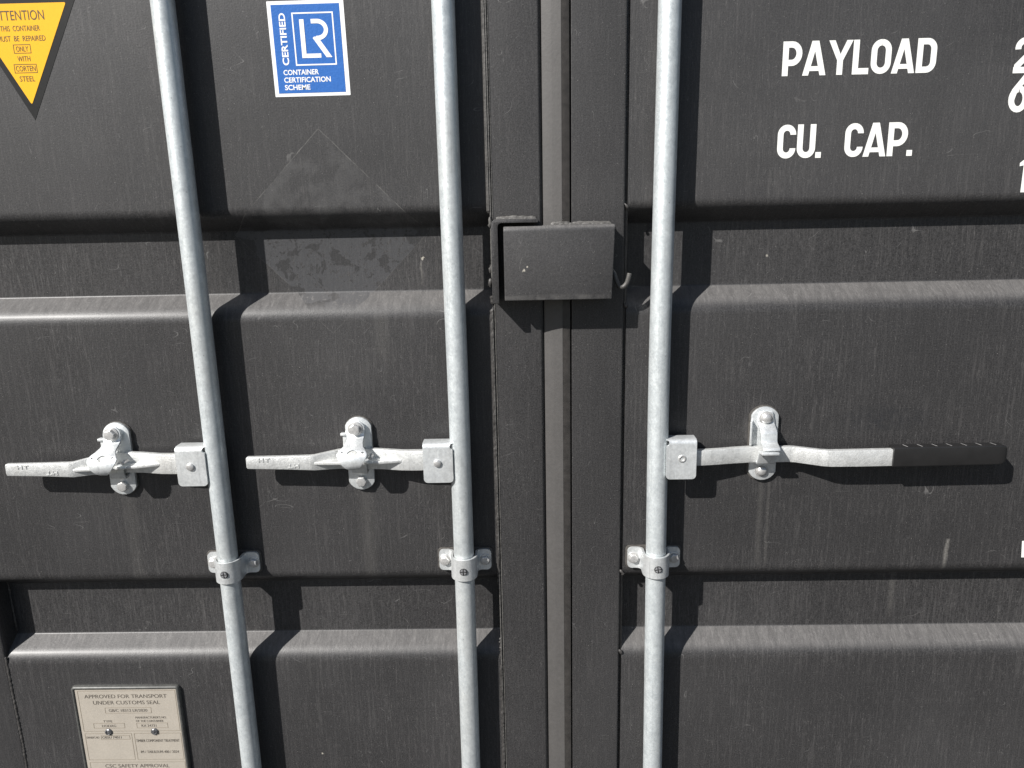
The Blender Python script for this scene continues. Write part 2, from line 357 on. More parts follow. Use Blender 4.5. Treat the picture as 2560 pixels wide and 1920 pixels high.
def glyph(mb, ch, x, z, w, h, t, d):
    """condensed stencil-cut capitals and digits"""
    q = t / 2; X = lambda a: x + a; Zz = lambda b: z + b
    def rib(p): ribbon(mb, [(x + a, z + b) for a, b in p], t, d)
    def pol(p): poly(mb, [(x + a, z + b) for a, b in p], d)
    r = (w - t) / 2 * 0.97
    if ch == 'P':
        rib([(q, 0), (q, h)]); rr = h * 0.265
        rib([(t, h - q), (w - q - rr * 0.85, h - q)] + arc(w - q - rr * 0.85, h - q - rr + 0.0, rr * 0.85, rr, 90, -90, 12)[1:] + [(t, h - q - 2 * rr)])
    elif ch == 'D':
        rib([(q, 0), (q, h)])
        rib([(t, h - q), (w - q - r, h - q)] + arc(w - q - r, h - q - r * 1.1, r, r * 1.1, 90, 0, 8)[1:] + [(w - q, q + r * 1.1)] + arc(w - q - r, q + r * 1.1, r, r * 1.1, 0, -90, 8)[1:] + [(t, q)])
    elif ch == 'A':
        c = w / 2; tp = t * 0.58; ft = t * 1.02; ap = h * 0.70
        e = lambda b: ft + (c - ft) * b / ap
        for sg in (0, 1):
            m = (lambda a: a) if sg == 0 else (lambda a: w - a)
            pol([(m(0), 0), (m(ft), 0), (m(c), ap), (m(c), h), (m(c - tp), h)])
        pol([(e(h * 0.13), h * 0.13), (w - e(h * 0.13), h * 0.13), (w - e(h * 0.27), h * 0.27), (e(h * 0.27), h * 0.27)])
    elif ch == 'Y':
        c = w / 2
        pol([(c - q, 0), (c + q, 0), (c + q, h * 0.42), (c, h * 0.60), (c - q, h * 0.42)])
        pol([(0, h), (t * 1.05, h), (c, h * 0.60), (c - q, h * 0.42)]); pol([(w, h), (w - t * 1.05, h), (c, h * 0.60), (c + q, h * 0.42)])
    elif ch == 'L':
        rib([(q, 0), (q, h)]); rib([(t, q), (w, q)])
    elif ch == 'O':
        k = 7; pts = []
        for cx, cz, a in ((w - q - r, h - q - r * 1.1, 90), (w - q - r, q + r * 1.1, 0), (q + r, q + r * 1.1, -90), (q + r, h - q - r * 1.1, -180)): pts += arc(cx, cz, r, r * 1.1, a, a - 90, k)
        rib(pts + [pts[0]])
    elif ch == 'C':
        pts = [(w - q, h * 0.70)] + arc(w - q - r, h - q - r * 1.1, r, r * 1.1, 0, 90, 7) + arc(q + r, h - q - r * 1.1, r, r * 1.1, 90, 180, 7) + arc(q + r, q + r * 1.1, r, r * 1.1, 180, 270, 7) + arc(w - q - r, q + r * 1.1, r, r * 1.1, 270, 360, 7) + [(w - q, h * 0.30)]
        rib(pts)
    elif ch == 'U':
        rib([(q, h)] + [(q, q + r * 1.1)] + arc(q + r, q + r * 1.1, r, r * 1.1, 180, 270, 7)[1:] + arc(w - q - r, q + r * 1.1, r, r * 1.1, 270, 360, 7) + [(w - q, h)])
    elif ch == '.':
        pol([(0, 0), (w, 0), (w, h), (0, h)])
    elif ch == '2':
        rib(arc(q + r, h - q - r * 1.0, r, r, 190, 90, 7) + arc(w - q - r, h - q - r, r, r, 88, -20, 8) + [(q + 1.2, t + 1.5), (q + 0.4, q * 0.6)])
        d += 0.3; rib([(0, q), (w, q)]); d -= 0.3
    elif ch == '6':
        k = h * 0.31; pts = []
        pts = arc(w / 2, q + k - q * 0.4, w / 2 - q, k - q * 0.2, 90, -270, 22)
        rib(pts + [pts[0]]); d += 0.3; rib([(q, k), (q + 0.6, k * 1.25), (q + 3.4, h * 0.60), (w - q - 3, h)]); d -= 0.3
    elif ch == '1':
        rib([(w - q, 0), (w - q, h)]); pol([(0, h * 0.80), (0, h * 0.90), (w - t, h), (w - t * 0.5, h * 0.84)])
    elif ch == 'T':
        rib([(w / 2, 0), (w / 2, h - t)]); rib([(0, h - q), (w, h - q)])
    elif ch == 'H':
        rib([(q, 0), (q, h)]); rib([(w - q, 0), (w - q, h)]); rib([(t, h / 2), (w - t, h / 2)])
    elif ch == 'N':
        rib([(q, 0), (q, h)]); rib([(w - q, 0), (w - q, h)]); rib([(q, h - q), (w - q, q)])

# ================================================================== ground
g = bpy.data.meshes.new('ground'); g.from_pydata([(-60, -60, 0), (60, -60, 0), (60, 60, 0), (-60, 60, 0)], [], [(0, 1, 2, 3)]); g.materials.append(M['ground'])
go = bpy.data.objects.new('ground', g); COL.objects.link(go); go['kind'] = 'structure'

# ================================================================== doors
DEP = 38.0; PITCH = 627.5; TOP, BOT = 950.0, -1340.0
def panel_profile():
    pts = [(0, TOP)]; rad = [0]
    for k in (1, 0, -1):
        o = PITCH * k
        pts += [(0, 7 + o), (-DEP, -18 + o), (-DEP, -121.6 + o), (0, -147.5 + o)]; rad += [22, 5, 5, 34]
    pts.append((0, BOT)); rad.append(0)
    return rpoly(pts, rad, 8, closed=False)
def panel(parent, x0, x1, mat):
    f = panel_profile(); b = [(d - 2.0, z) for d, z in f]; n = len(f); mb = MB()
    xs = wob(x0, x1, 3); v = []; fc = []
    for x in xs: v += [(x, d, z) for d, z in f]
    for x in (x0, x1): v += [(x, d, z) for d, z in b]
    for j in range(2):
        for i in range(n - 1): fc.append((j * n + i, j * n + i + 1, (j + 1) * n + i + 1, (j + 1) * n + i))
    for i in range(n - 1): fc.append((3 * n + i, 4 * n + i, 4 * n + i + 1, 3 * n + i + 1))
    for i in range(n - 1):
        fc.append((i, i + 1, 3 * n + i + 1, 3 * n + i)); fc.append((2 * n + i, 2 * n + i + 1, 4 * n + i + 1, 4 * n + i))
    mb.add(v, fc)
    return part('corrugated_panel', mb, mat, parent, smooth=30)
def rail(parent, x0, x1, r=(6, 6), lip=None):
    p = rpoly([(x0, -48), (x0, 0), (x1, 0), (x1, -48)], [0, r[0], r[1], 0], 5)
    return part('edge_rail', MB().extr(p, 'z', BOT, TOP), 'paint', parent, smooth=40)

LD = thing('container_door', 'dark grey corrugated steel door left of the seam, with the two stickers', 'door', (-500, 0, BOT), 'container doors')
panel(LD, -962.5, -51, 'paint_left')
rail(LD, -1066, -963.5, (6, 5))
part('edge_rail', MB().extr(rpoly([(-51, -48), (-51, 0.3), (27.5, 0.3), (31.5, -4.5), (31.5, -48)], [0, 4, 4, 2, 0], 5), 'z', BOT, TOP), 'paint', LD, smooth=40)
# rubber seal between the doors: a lip that rises out of the joint
gp = rpoly([(32.5, -26), (32.5, -4.5), (47.5, -0.4), (62, 2.4), (63.5, 2.0), (74.2, 1.0), (74.8, -0.5), (74.8, -26)], [0, 1.5, 20, 3, 3, 1, 1, 0], 4)
gk = [(p[0], p[1]) for p in gp if p[0] <= 62.5]; 
i62 = [i for i, p in enumerate(gp) if p[0] > 62.4][0]
part('door_seal', MB().extr(gp[:i62] + [(62.4, gp[i62 - 1][1]), (62.4, -26)], 'z', BOT, TOP), 'rubber', LD, smooth=50, label='dusty taupe rubber seal lip along the joint of the two doors')
part('door_seal', MB().extr([(62.5, -26), (62.5, 2.1), (63.3, 1.7), (74.0, 1.0), (74.8, 0.2), (74.8, -26)], 'z', BOT, TOP), 'rubber_dark', LD, smooth=50)
part('seal_backing', MB().box(30, 80, -40, -27, BOT, TOP), 'black', LD)
# weld beads along the rail edges
mb = MB(); bead(mb, [(-52.2, 0.3, BOT + 5), (-52.2, 0.3, -800)], 3.2, 0.22); bead(mb, [(-52.2, 0.3, -790), (-52.2, 0.3, -745)], 2.2, 0.5)
bead(mb, [(-52.2, 0.3, -640), (-52.2, 0.3, -150)], 3.2, 0.22); bead(mb, [(-53, -0.6, 2), (-53, -0.6, 470)], 4.2, 0.05)
part('weld_bead', mb, 'weld_dark', LD, smooth=60)
mb = MB()
for x, dd, r, z0, z1 in ((-47.4, 0.2, 1.1, BOT + 5, 470), (-50.4, 1.5, 1.5, -100, 470), (-53.2, 2.6, 1.3, 5, 470), (-55.4, 1.8, 1.0, 5, 470), (-51.2, 1.5, 1.3, BOT, -620), (-51.2, 1.8, 1.5, -590, -150)): bead(mb, [(x, dd, z0), (x + 0.3, dd, (z0 + z1) / 2), (x, dd, z1)], r, 0.09)
part('weld_bead', mb, 'weld', LD, smooth=60, label='pale dusty weld ridge along the rail beside the lock box')
mb = MB(); bead(mb, [(-963, -0.5, BOT + 5), (-963.5, -0.5, -1010), (-962, -0.5, -960), (-963.5, -0.5, -775)], 2.8, 0.25)
bead(mb, [(-962, -DEP + 1, -742), (-962, -DEP + 1, -642)], 2.4, 0.4)
part('weld_bead', mb, 'weld_dark', LD, smooth=60)

RD = thing('container_door', 'dark grey corrugated steel door right of the seam, with white lettering', 'door', (600, 0, BOT), 'container doors')
panel(RD, 165.8, 1060, 'paint_right')
rail(RD, 77.2, 162.2, (1.2, 4.5)); rail(RD, 1061, 1160)
part('joint_filler', MB().extr(rpoly([(161, -20), (161, -7), (164, -5.2), (167, -7), (167, -20)], [0, 1, 2, 1, 0], 3), 'z', BOT, TOP), 'weld_dark', RD, smooth=60)
mb = MB()
for z in (8, -148, -620, -777): bead(mb, [(161.5, -1.2, z + 5), (164.8, 0.4, z), (167.5, -2.0, z - 4)], 2.6, 0.4)
part('weld_bead', mb, 'weld_dark', RD, smooth=60)
# painted capacity lettering
T = 8.8
mb = MB()
for ch, x, w in (('P', 395, 29), ('A', 425.5, 35), ('Y', 463, 36), ('L', 499.8, 24.5), ('O', 527, 30), ('A', 558.3, 34.7), ('D', 595, 29.3)): glyph(mb, ch, x, 194.8, w, 48.6, T, 0.35)
for ch, x, w in (('C', 394.3, 28), ('U', 424.5, 28), ('C', 497.2, 28), ('A', 526, 35), ('P', 562.8, 30)): glyph(mb, ch, x, 75.3, w, 49.6, T, 0.35)
for x in (453.5, 592.9): glyph(mb, '.', x, 75.2, 8.6, 8.6, T, 0.35)
glyph(mb, '2', 740, 191, 31, 50.5, T, 0.35); glyph(mb, '6', 738.7, 136, 30, 50, T, 0.35); glyph(mb, '1', 768.5, 17, 15, 49, T, 0.35)
poly(mb, [(857.6, -600), (866, -600), (863.4, -569), (855, -569)], 0.35)
part('painted_lettering', mb, 'letter', RD, smooth=0, label='white capital lettering reading PAYLOAD and CU. CAP.')

# ================================================================== locking bars
BARX = {0: [(TOP, -521), (315, -520.8), (79, -520.3), (-62, -519), (-667, -518.8), (-992, -519), (BOT, -519)],
        1: [(TOP, -110.8), (305, -110.5), (70, -110.4), (-294, -109.4), (-640, -110.4), (-995, -112), (BOT, -112.5)],
        2: [(TOP, 221), (297, 218.9), (46, 217.8), (-266, 216), (-628, 218.9), (-998, 222), (BOT, 223)]}
def barx(i, z):
    P = BARX[i]
    for (z0, x0), (z1, x1) in zip(P, P[1:]):
        if z0 >= z >= z1:
            t = (z - z0) / (z1 - z0); return x0 + (x1 - x0) * t
    return P[-1][1]
def smoothx(i, z): return sum(barx(i, min(TOP, max(BOT, z + k * 30))) for k in range(-4, 5)) / 9
BD = 28.0; BR = 17.0; HZ = -397.5
def bracket(root, i, side):
    """folded plate that carries the handle, welded to the rod"""
    bx = smoothx(i, -398)
    xa = bx + side * 11.5; xb = bx + side * 60.5; x0, x1 = min(xa, xb), max(xa, xb)
    zt, zb = -362.8, -430.5
    prof = rpoly([(45.5, zb), (45.5, zt), (12, zt), (12, zb + 4), (16, zb + 4), (16, zt - 4.5), (41.5, zt - 4.5), (41.5, zb)], [0, 8, 8, 0, 0, 3, 3, 0], 5)
    mb = MB().extr(prof, 'x', x0, x1)
    def corner(e, loc):
        a, b = e.verts; zz = (a.co.z + b.co.z) / 2 * 1000 + loc[2]
        return abs(a.co.x - b.co.x) < 1e-5 and abs(a.co.z - b.co.z) < 1e-5 and zz < zb + 1
    br = part('handle_bracket', mb, 'zinc_sheet', root, bevel=6.5, seg=4, pick=corner, smooth=40)
    cut(br, MB().extr(arc(xa + side * 1.0, zt - 6, 3.6, 4.4, 0, 330, 11), 'd', 5, 60))
    px = bx + side * 37.0; dim = [(0.5, 46.3)] if side > 0 else []
    if side < 0: part('pivot_pin', MB().lathe(px, -396.5, [(6.2, 40), (6.2, 48.2), (5.3, 48.9), (0.4, 49.0)], 20), 'zinc_bolt', br, smooth=40)
    else: part('pivot_pin', MB().lathe(px, -395.0, [(6.0, 40), (6.4, 46.4), (5.2, 47.2), (3.6, 46.9), (2.6, 44.8), (0.4, 44.6)], 20), 'zinc_bolt', br, smooth=40)
    mbw = MB(); xw = bx + side * 15.0
    bead(mbw, [(xw, 43, -372), (xw - side * 0.6, 43, -400), (xw, 42.5, -425)], 2.2, 0.25)
    part('weld_bead', mbw, 'zinc_sheet', br, smooth=60)
def secs(rows, r=1.2):
    """bar lofted through (x, d_back, d_front, z_bottom, z_top) sections"""
    rings = []
    for x, d0, d1, z0, z1 in rows:
        q = min(r, (d1 - d0) * 0.3); p = rpoly([(d0, z0), (d1, z0), (d1, z1), (d0, z1)], q, 2)
        rings.append([(x, d, z) for d, z in p])
    return rings
def rod(root, i):
    zs = [TOP] + list(range(900, -1300, -60)) + [BOT]
    part('rod', MB().tube([(smoothx(i, z), BD, z) for z in zs], BR, 48), 'zinc', root, smooth=60)
def forged_handle(root, i, x0, dz):
    """cranked forging with a shelf rib; x0 is the tip"""
    o = x0
    rows = [(o, 31.5, 38.5, -402.5 + dz, -385.5 + dz), (o + 2, 30.5, 40, -404.2 + dz, -383.6 + dz), (o + 60, 30.5, 40, -405.8 + dz, -383.2 + dz), (o + 106, 30, 40, -408 + dz, -382.6 + dz),
            (o + 113, 29, 39.5, -408.6 + dz, -382.3 + dz), (o + 150, 9, 20, -413 + dz * .5, -379.6 + dz * .5), (o + 198, 9, 20, -414.5, -378.6), (o + 222, 13, 23, -414, -378.6), (o + 257, 21, 33, -413.2, -378.8), (o + 275, 23, 35, -413, -378.5), (o + 318, 23, 35, -413, -378.5)]
    h = part('door_handle', MB().loft(secs(rows, 1.8)), 'zinc_cast', root, smooth=24)
    rib = [(o + 112, 12), (o + 112, 39.2), (o + 150, 40.6), (o + 190, 41.2), (o + 225, 39.5), (o + 256, 34.0), (o + 266, 30), (o + 266, 12)]
    def rz(x): return -396.5 + dz * max(0.0, 1 - (x - o - 112) / 140)
    v = []; n = len(rib)
    for s in (1, -1): v += [(x, d, rz(x) + s * (3.4 - 0.9 * (d > 20))) for x, d in rib]
    part('handle_rib', MB().add(v, [tuple(range(n)), tuple(range(2 * n - 1, n - 1, -1))] + [(k, (k + 1) % n, n + (k + 1) % n, n + k) for k in range(n)]), 'zinc_cast', h, bevel=1.0, smooth=40)
    # raised foundry letters on the flat end
    mb = MB(); d = 40.15
    glyph(mb, 'H', o + 21.5, -392.3 + dz, 8.5, 7.2, 1.7, d); glyph(mb, 'T', o + 32, -392.3 + dz, 8.5, 7.2, 1.7, d)
    m2 = MB(); glyph(m2, 'H', 0, 0, 8.5, 7.2, 1.7, d); glyph(m2, 'T', 10.5, 0, 8.5, 7.2, 1.7, d)
    mb.add([(o + 88 - x, dd, -396.3 + dz - z) for x, dd, z in m2.v], m2.f)
    n1 = len(mb.f) - len(m2.f)
    for fs in (mb.f[:n1], mb.f[n1:]):
        e = MB()
        for fc in fs:
            q = [mb.v[k] for k in fc]; m = len(q)
            e.add([(x, d + 0.7, z) for x, dd, z in q] + [(x, d - 0.6, z) for x, dd, z in q], [tuple(range(m)), tuple(range(2 * m - 1, m - 1, -1))] + [(k, (k + 1) % m, m + (k + 1) % m, m + k) for k in range(m)])
        part('raised_lettering', e, 'zinc_cast', h, smooth=0)
def flat_handle(root):
    rows = [(236, 24, 35.5, -411.3, -385), (290, 24, 35.5, -411.3, -385), (318, 20, 31, -411.6, -385.2), (345, 15, 26, -411.7, -385), (372, 11.5, 22.5, -411.7, -384.8), (438, 11.5, 22.5, -411.8, -385.4), (446, 13, 24, -412, -385.6), (484, 28.5, 39.5, -413.8, -386.6), (498, 31, 42, -414.4, -386.8), (540, 31, 42.3, -414.6, -386.6), (770, 31.5, 42.5, -413, -384.5)]
    h = part('door_handle', MB().loft(secs(rows, 1.3)), 'zinc_cast', root, smooth=24)
    rr = []
    for x, s in ((596.5, 0), (598, 0), (700, 0), (766, 0), (774, 1.2), (778, 3.5), (780.3, 7.5)):
        k = (x - 596) / 184; p = rpoly([(27.5 + s * .6, -414.8 + 1.8 * k + s), (46.5 - s * .5, -414.8 + 1.8 * k + s), (46.5 - s * .5, -381.4 + 1.4 * k - s), (27.5 + s * .6, -381.4 + 1.4 * k - s)], 2.2, 3)
        rr.append([(x, d, z) for d, z in p])
    gr = part('grip', MB().loft(rr), 'grip', h, smooth=40, label='black plastic sleeve with pale ticks along its top')
    mb = MB()
    for j in range(7):
        x = 618.5 + j * 23.6; z = -381.4 + 1.4 * (x - 596) / 184
        mb.add([(x - 2.6, 31.0, z + .12), (x - 1.4, 31.0, z + .12), (x + 1.6, 43.0, z + .12), (x + 0.2, 43.0, z + .12)], [(0, 1, 2, 3)])
    part('grip_ticks', mb, 'tick', gr, smooth=0)

for i, (lab, side) in enumerate((('galvanised locking bar nearest the yellow triangle, forged handle pointing left', -1), ('galvanised locking bar between the blue sticker and the lock box, forged handle pointing left', -1), ('galvanised locking bar right of the lock box, handle with black sleeve', 1))):
    root = thing('locking_bar', lab, 'locking bar', (smoothx(i, -398), BD, BOT), 'galvanised locking bars')
    rod(root, i); bracket(root, i, side)
    if i == 0: forged_handle(root, i, -870.8, -6.0)
    elif i == 1: forged_handle(root, i, -465.4, 0.0)
    else: flat_handle(root)

# ================================================================== bar clamps
def hexbolt(name, x, z, d0, r, h, mat, parent, rot=0.3, washer=True):
    mb = MB()
    if washer: mb.lathe(x, z, [(r * 1.32, d0 - 1), (r * 1.32, d0 + 0.9), (r * 1.22, d0 + 1.3), (0.3, d0 + 1.3)], 28); d0 += 1.3
    mb.lathe(x, z, [(r * 1.02, d0 - 0.5), (r * 1.02, d0 + h * 0.82), (r * 0.90, d0 + h), (0.3, d0 + h)], 6, rot)
    return part(name, mb, mat, parent, bevel=0.5, seg=2, smooth=30)
def clamp(i, lab):
    cx = smoothx(i, -588); zt, zb = -569.0, -607.3
    t = thing('bar_clamp', lab, 'clamp', (cx, 0, zb), 'clamps holding the bars')
    part('base_pad', MB().extr(rpoly([(cx - 48.5, zb - 2), (cx + 48.5, zb - 2), (cx + 48.5, zt + 2), (cx - 48.5, zt + 2)], 8, 5), 'd', -1, 2.6), 'pad', t, bevel=0.8, smooth=40)
    c = [(-45.5, 5), (-30, 5)] + arc(-30, 14.0, 9.5, 9.0, 270, 352, 6)[1:] + [(-20.6, 22)] + arc(0, 28, 20.6, 20.6, 180, 0, 22) + [(20.6, 22)] + arc(30, 14.0, 9.5, 9.0, 188, 270, 6) + [(45.5, 5)]
    L, Rr = offset_path(c, 1.9)
    mb = MB(); n = len(c)
    v = [(cx + p[0], p[1], z) for z in (zb, zt) for q in (L, Rr) for p in q]
    f = []
    for k in range(n - 1): f += [(k, k + 1, 2 * n + k + 1, 2 * n + k), (n + k, 3 * n + k, 3 * n + k + 1, n + k + 1), (k, n + k, n + k + 1, k + 1), (2 * n + k, 2 * n + k + 1, 3 * n + k + 1, 3 * n + k)]
    f += [(0, 2 * n, 3 * n, n), (n - 1, 2 * n - 1, 4 * n - 1, 3 * n - 1)]
    def corner(e, loc):
        a, b = e.verts; xm = (a.co.x + b.co.x) / 2 * 1000 + loc[0] - cx
        return abs(xm) > 45 and abs(a.co.y - b.co.y) > 1e-3
    part('strap', mb.add(v, f), 'zinc_sheet', t, bevel=8, seg=5, pick=corner, smooth=45)
    for s, rot in ((-1, 0.2 + i), (1, 0.55 + i * 0.7)): hexbolt('bolt', cx + s * 35.2, -588.0, 6.6, 8.0, 6.0, 'zinc_bolt', t, rot)
    sc = part('screw', MB().lathe(cx + 0.2, -589.6, [(6.6, 45), (6.6, 50.9), (5.9, 51.4), (0.3, 51.4)], 20), 'screw_slot', t, smooth=40)
    mb = MB(); rot = (0.4, 0.05, 0.6)[i]
    for q in range(4):
        a0 = rot * 0.3 + q * math.pi / 2 + 0.2; pts = [(1.1 * math.cos(a0 + .58), 1.1 * math.sin(a0 + .58))] + [(5.2 * math.cos(a0 + k * 1.17 / 6), 5.2 * math.sin(a0 + k * 1.17 / 6)) for k in range(7)]
        mb.extr([(cx + 0.2 + a, -589.6 + b) for a, b in pts], 'd', 51.2, 52.4)
    part('screw_head', mb, 'screw', sc, bevel=0.3, smooth=40)
clamp(0, 'galvanised bar clamp above the beige data plate'); clamp(1, 'galvanised bar clamp beside the seam, on the left door'); clamp(2, 'galvanised bar clamp on the right door below the black-sleeved handle')

# ================================================================== handle catches
def stadium(cx, z0, z1, w, flat, n=9):
    """plate with straight sides and bulged ends cut at small corners"""
    h = w / 2; sg = h * 0.66; r = (h * h + sg * sg) / (2 * sg); a = math.degrees(math.asin(h / r))
    up = arc(cx, z1 - r, r, r, 90 - a, 90 + a, n); lo = arc(cx, z0 + r, r, r, 270 - a, 270 + a, n)
    return up + lo
def sheet(path, halfw, cx, th, lean=None):
    """bent strip: path of (d, z), half width (left, right) per station"""
    L, Rr = offset_path(path, th / 2); rings = []
    for k in range(len(path)):
        a, b = halfw[k]; s = lean[k] if lean else 0
        rings.append([(cx - a + s, L[k][0], L[k][1]), (cx + b + s, L[k][0], L[k][1]), (cx + b + s, Rr[k][0], Rr[k][1]), (cx - a + s, Rr[k][0], Rr[k][1])])
    return MB().loft(rings)
def hasp_catch(cx, dz, lab, turn):
    t = thing('handle_catch', lab, 'catch', (cx, 0, -455 + dz), 'handle catches')
    part('gasket', MB().extr(stadium(cx, -456.5 + dz, -325 + dz, 47, 0), 'd', -1, 2.0), 'pad', t, smooth=40)
    bp = part('base_plate', MB().extr(stadium(cx, -455 + dz, -326.5 + dz, 44, 0), 'd', 2.0, 8.0), 'zinc_sheet', t, bevel=1.0, smooth=40)
    # seat under the handle
    part('handle_seat', sheet(rpoly([(7.5, -418 + dz), (20, -421 + dz), (24, -408 + dz), (24, -399 + dz)], [0, 4, 6, 0], 4, False), [(14, 12)] * 12, cx + 2, 4), 'zinc_cast', t, bevel=0.8, smooth=40)
    # swinging hasp
    raw = [(14, -331), (14.3, -333.5), (14.6, -338), (15, -345), (15.2, -352), (17, -357), (23, -361.5), (31, -365), (40, -368.5), (47, -372), (52, -376.5), (55.5, -382), (57.5, -388), (58, -394), (56.5, -399), (53, -402.5)]
    w = [(6, 6), (10, 10), (14, 14), (15.6, 15.2), (15.3, 14.8), (14.6, 14), (14.2, 13.6), (14.8, 14), (17, 16.2), (21.5, 20.5), (25, 24.5), (24, 23.5), (20.5, 20), (16.5, 16), (11.5, 11.5), (6.5, 6.5)]
    ln = [0.0] * 6 + [turn * 0.1 * k for k in range(10)]
    pts = [(d, z + dz) for d, z in raw]
    hp = part('hasp', sheet(pts, w, cx - 2.5, 3.4, ln), 'zinc_sheet', t, bevel=0.9, seg=2, smooth=50, ang=50)
    hx = cx - 2.5 + turn * 0.7
    ax = Vector((0, -0.62, -0.78))
    c = MB(); r1 = []
    for s in (-14, 14): r1.append([(hx + 8.2 * math.cos(a), 51.5 + s * 0.72 + 6.4 * math.sin(a) * -0.69, -377 + dz + s * 0.69 + 6.4 * math.sin(a) * 0.72) for a in [2 * math.pi * k / 20 for k in range(20)]])
    cut(hp, c.loft(r1))
    for s in (-1, 1):
        c = MB(); r1 = []
        for q in (-12, 12): r1.append([(hx + s * 17.0 + 2.4 * math.cos(a), 51 + q * 0.72 - 2.0 * math.sin(a) * 0.69, -375.5 + dz + q * 0.69 + 2.0 * math.sin(a) * 0.72) for a in [2 * math.pi * k / 12 for k in range(12)]])
        cut(hp, c.loft(r1))
    part('lock_lug', MB().extr(rpoly([(cx + 10, 8), (cx + 27, 8), (cx + 29, 44), (cx + 22, 47), (cx + 10, 40)], 3, 3), 'z', -396 + dz, -392.5 + dz), 'zinc_sheet', t, bevel=0.6, smooth=40)
    part('stop_lug', MB().box(cx - 29, cx - 17, 6, 16, -356.5 + dz, -352 + dz).extr([(cx - 26, 6), (cx - 18, 6), (cx - 18, 13), (cx - 26, 13)], 'z', -376 + dz, -356.6 + dz), 'zinc_sheet', t, bevel=1.0, smooth=40)
    hexbolt('bolt', cx - 2.8, -344.0 + dz, 17, 9.6, 7.5, 'zinc_bolt', t, 0.45 + turn * 0.2)
    hexbolt('bolt', cx + 0.5, -438.9 + dz, 8, 9.2, 7.5, 'zinc_bolt', t, 0.15 - turn * 0.2, False)
    mbp = MB(); mbp.lathe(cx + 25, -386 + dz, [(3.2, 30), (3.2, 44.5), (2.4, 45.3), (0.3, 45.3)], 12)
    part('rivet', mbp, 'zinc_bolt', t, smooth=40)
hasp_catch(-282.3, 0.0, 'galvanised catch with hex bolts on the handle below the placard outline', 0.6)
hasp_catch(-694.0, -3.0, 'galvanised catch with hex bolts on the handle nearest the left picture edge', -1.2)

t = thing('handle_catch', 'galvanised catch with round rivets on the black-sleeved handle', 'catch', (397.5, 0, -448), 'handle catches')
cx = 398.0
part('gasket', MB().extr(stadium(cx - 0.5, -450.5, -317.8, 49.5, 0), 'd', -1, 2.2), 'pad', t, smooth=40)
part('base_plate', MB().extr(stadium(cx, -448.2, -319.8, 45, 0), 'd', 2.2, 7.6), 'zinc_sheet', t, bevel=1.0, smooth=40)
part('upper_hook', sheet(rpoly([(10, -327), (10, -347), (27.5, -358), (29.5, -374.5), (46, -381), (47, -384)], [0, 5, 7, 6, 3, 0], 4, False), [(10, 10), (14, 13.6)] + [(13.8, 13.2)] * 40, cx + 1, 4.4), 'zinc_sheet', t, bevel=1.0, smooth=45, ang=50)
part('lower_hook', sheet(rpoly([(8, -413), (27, -411), (34, -393), (35, -389), (52, -387.5)], [0, 4, 4, 3, 0], 4, False), [(14, 13)] * 3 + [(14.5, 14)] * 40, cx - 2, 4.6), 'zinc_sheet', t, bevel=1.0, smooth=45, ang=50)
part('side_flange', MB().extr(rpoly([(cx - 28, 20), (cx - 24, 20), (cx - 20, 7), (cx - 23, 5)], 1, 2), 'z', -382, -342), 'zinc_sheet', t, bevel=0.8, smooth=40)
dome = lambda x, z, r, d0: MB().lathe(x, z, [(r * 1.28, d0 - 1), (r * 1.28, d0 + 0.8), (r * 1.02, d0 + 1.1), (r, d0 + 2.6), (r * .86, d0 + 5), (r * .6, d0 + 6.6), (r * .3, d0 + 7.3), (0.2, d0 + 7.5)], 28)
part('rivet', dome(cx, -337.8, 9.0, 12.4), 'zinc_bolt', t, smooth=40); part('rivet', dome(cx - 1.5, -430.8, 9.0, 7.6), 'zinc_bolt', t, smooth=40)

# ================================================================== lock box on the right door
t = thing('lock_box', 'dark grey welded steel lock box with a small hook, covering the seam', 'lock box', (56, 0, -132))
fr = rpoly([(-29.5, -131.5), (137.0, -131.5), (141.0, -17.5), (-29.5, -17.5)], [1.5, 2, 3, 5], 4)
mb = MB()
prof = rpoly([(48, -131.8), (48, -17.6), (14, -17.6), (14, -21.8), (43.8, -21.8), (43.8, -131.8)], [0, 9, 0, 0, 4.5, 0], 7)
mb.loft([[(x0 + (x1 - x0) * (z + 132) / 114 if s else x0, d, z) for d, z in prof] for s, x0, x1 in ((0, -29.8, 0), (1, 136.6, 141.0))])
part('cover_plate', mb, 'paint_box', t, bevel=1.6, seg=3, smooth=40, ang=40)
part('top_plate', MB().box(44, 139.8, 0.4, 14, -21.6, -17.9), 'paint', t, bevel=0.6)
part('side_plate', MB().extr([(0.4, -131.4), (43.6, -131.4), (43.6, -22), (0.4, -22)], 'x', -28.8, -24.6), 'paint', t)
part('side_plate', MB().extr(rpoly([(0.5, -131.2), (43.6, -131.2), (43.6, -22), (0.5, -22)], [6, 0, 0, 0]), 'x', 132, 136.0), 'paint', t, bevel=0.6)
mb = MB(); bead(mb, [(44, 5, -16.8), (60, 6, -15.6), (76, 4, -16.6)], 3.6, 0.16); bead(mb, [(78, 4.0, -16.4), (100, 3.4, -15.8), (139, 3.4, -16.8)], 3.2, 0.16); bead(mb, [(44, 10, -17.4), (139, 9, -17.6)], 2.2, 0.3); bead(mb, [(143, 2, -20), (141.6, 2, -34)], 2.6, 0.4)
part('weld_bead', mb, 'weld', t, smooth=60)
mb = MB(); bead(mb, [(138.6, 2, -36), (137.8, 2, -90), (137.4, 2, -128)], 2.6, 0.35)
part('weld_bead', mb, 'weld_dark', t, smooth=60)
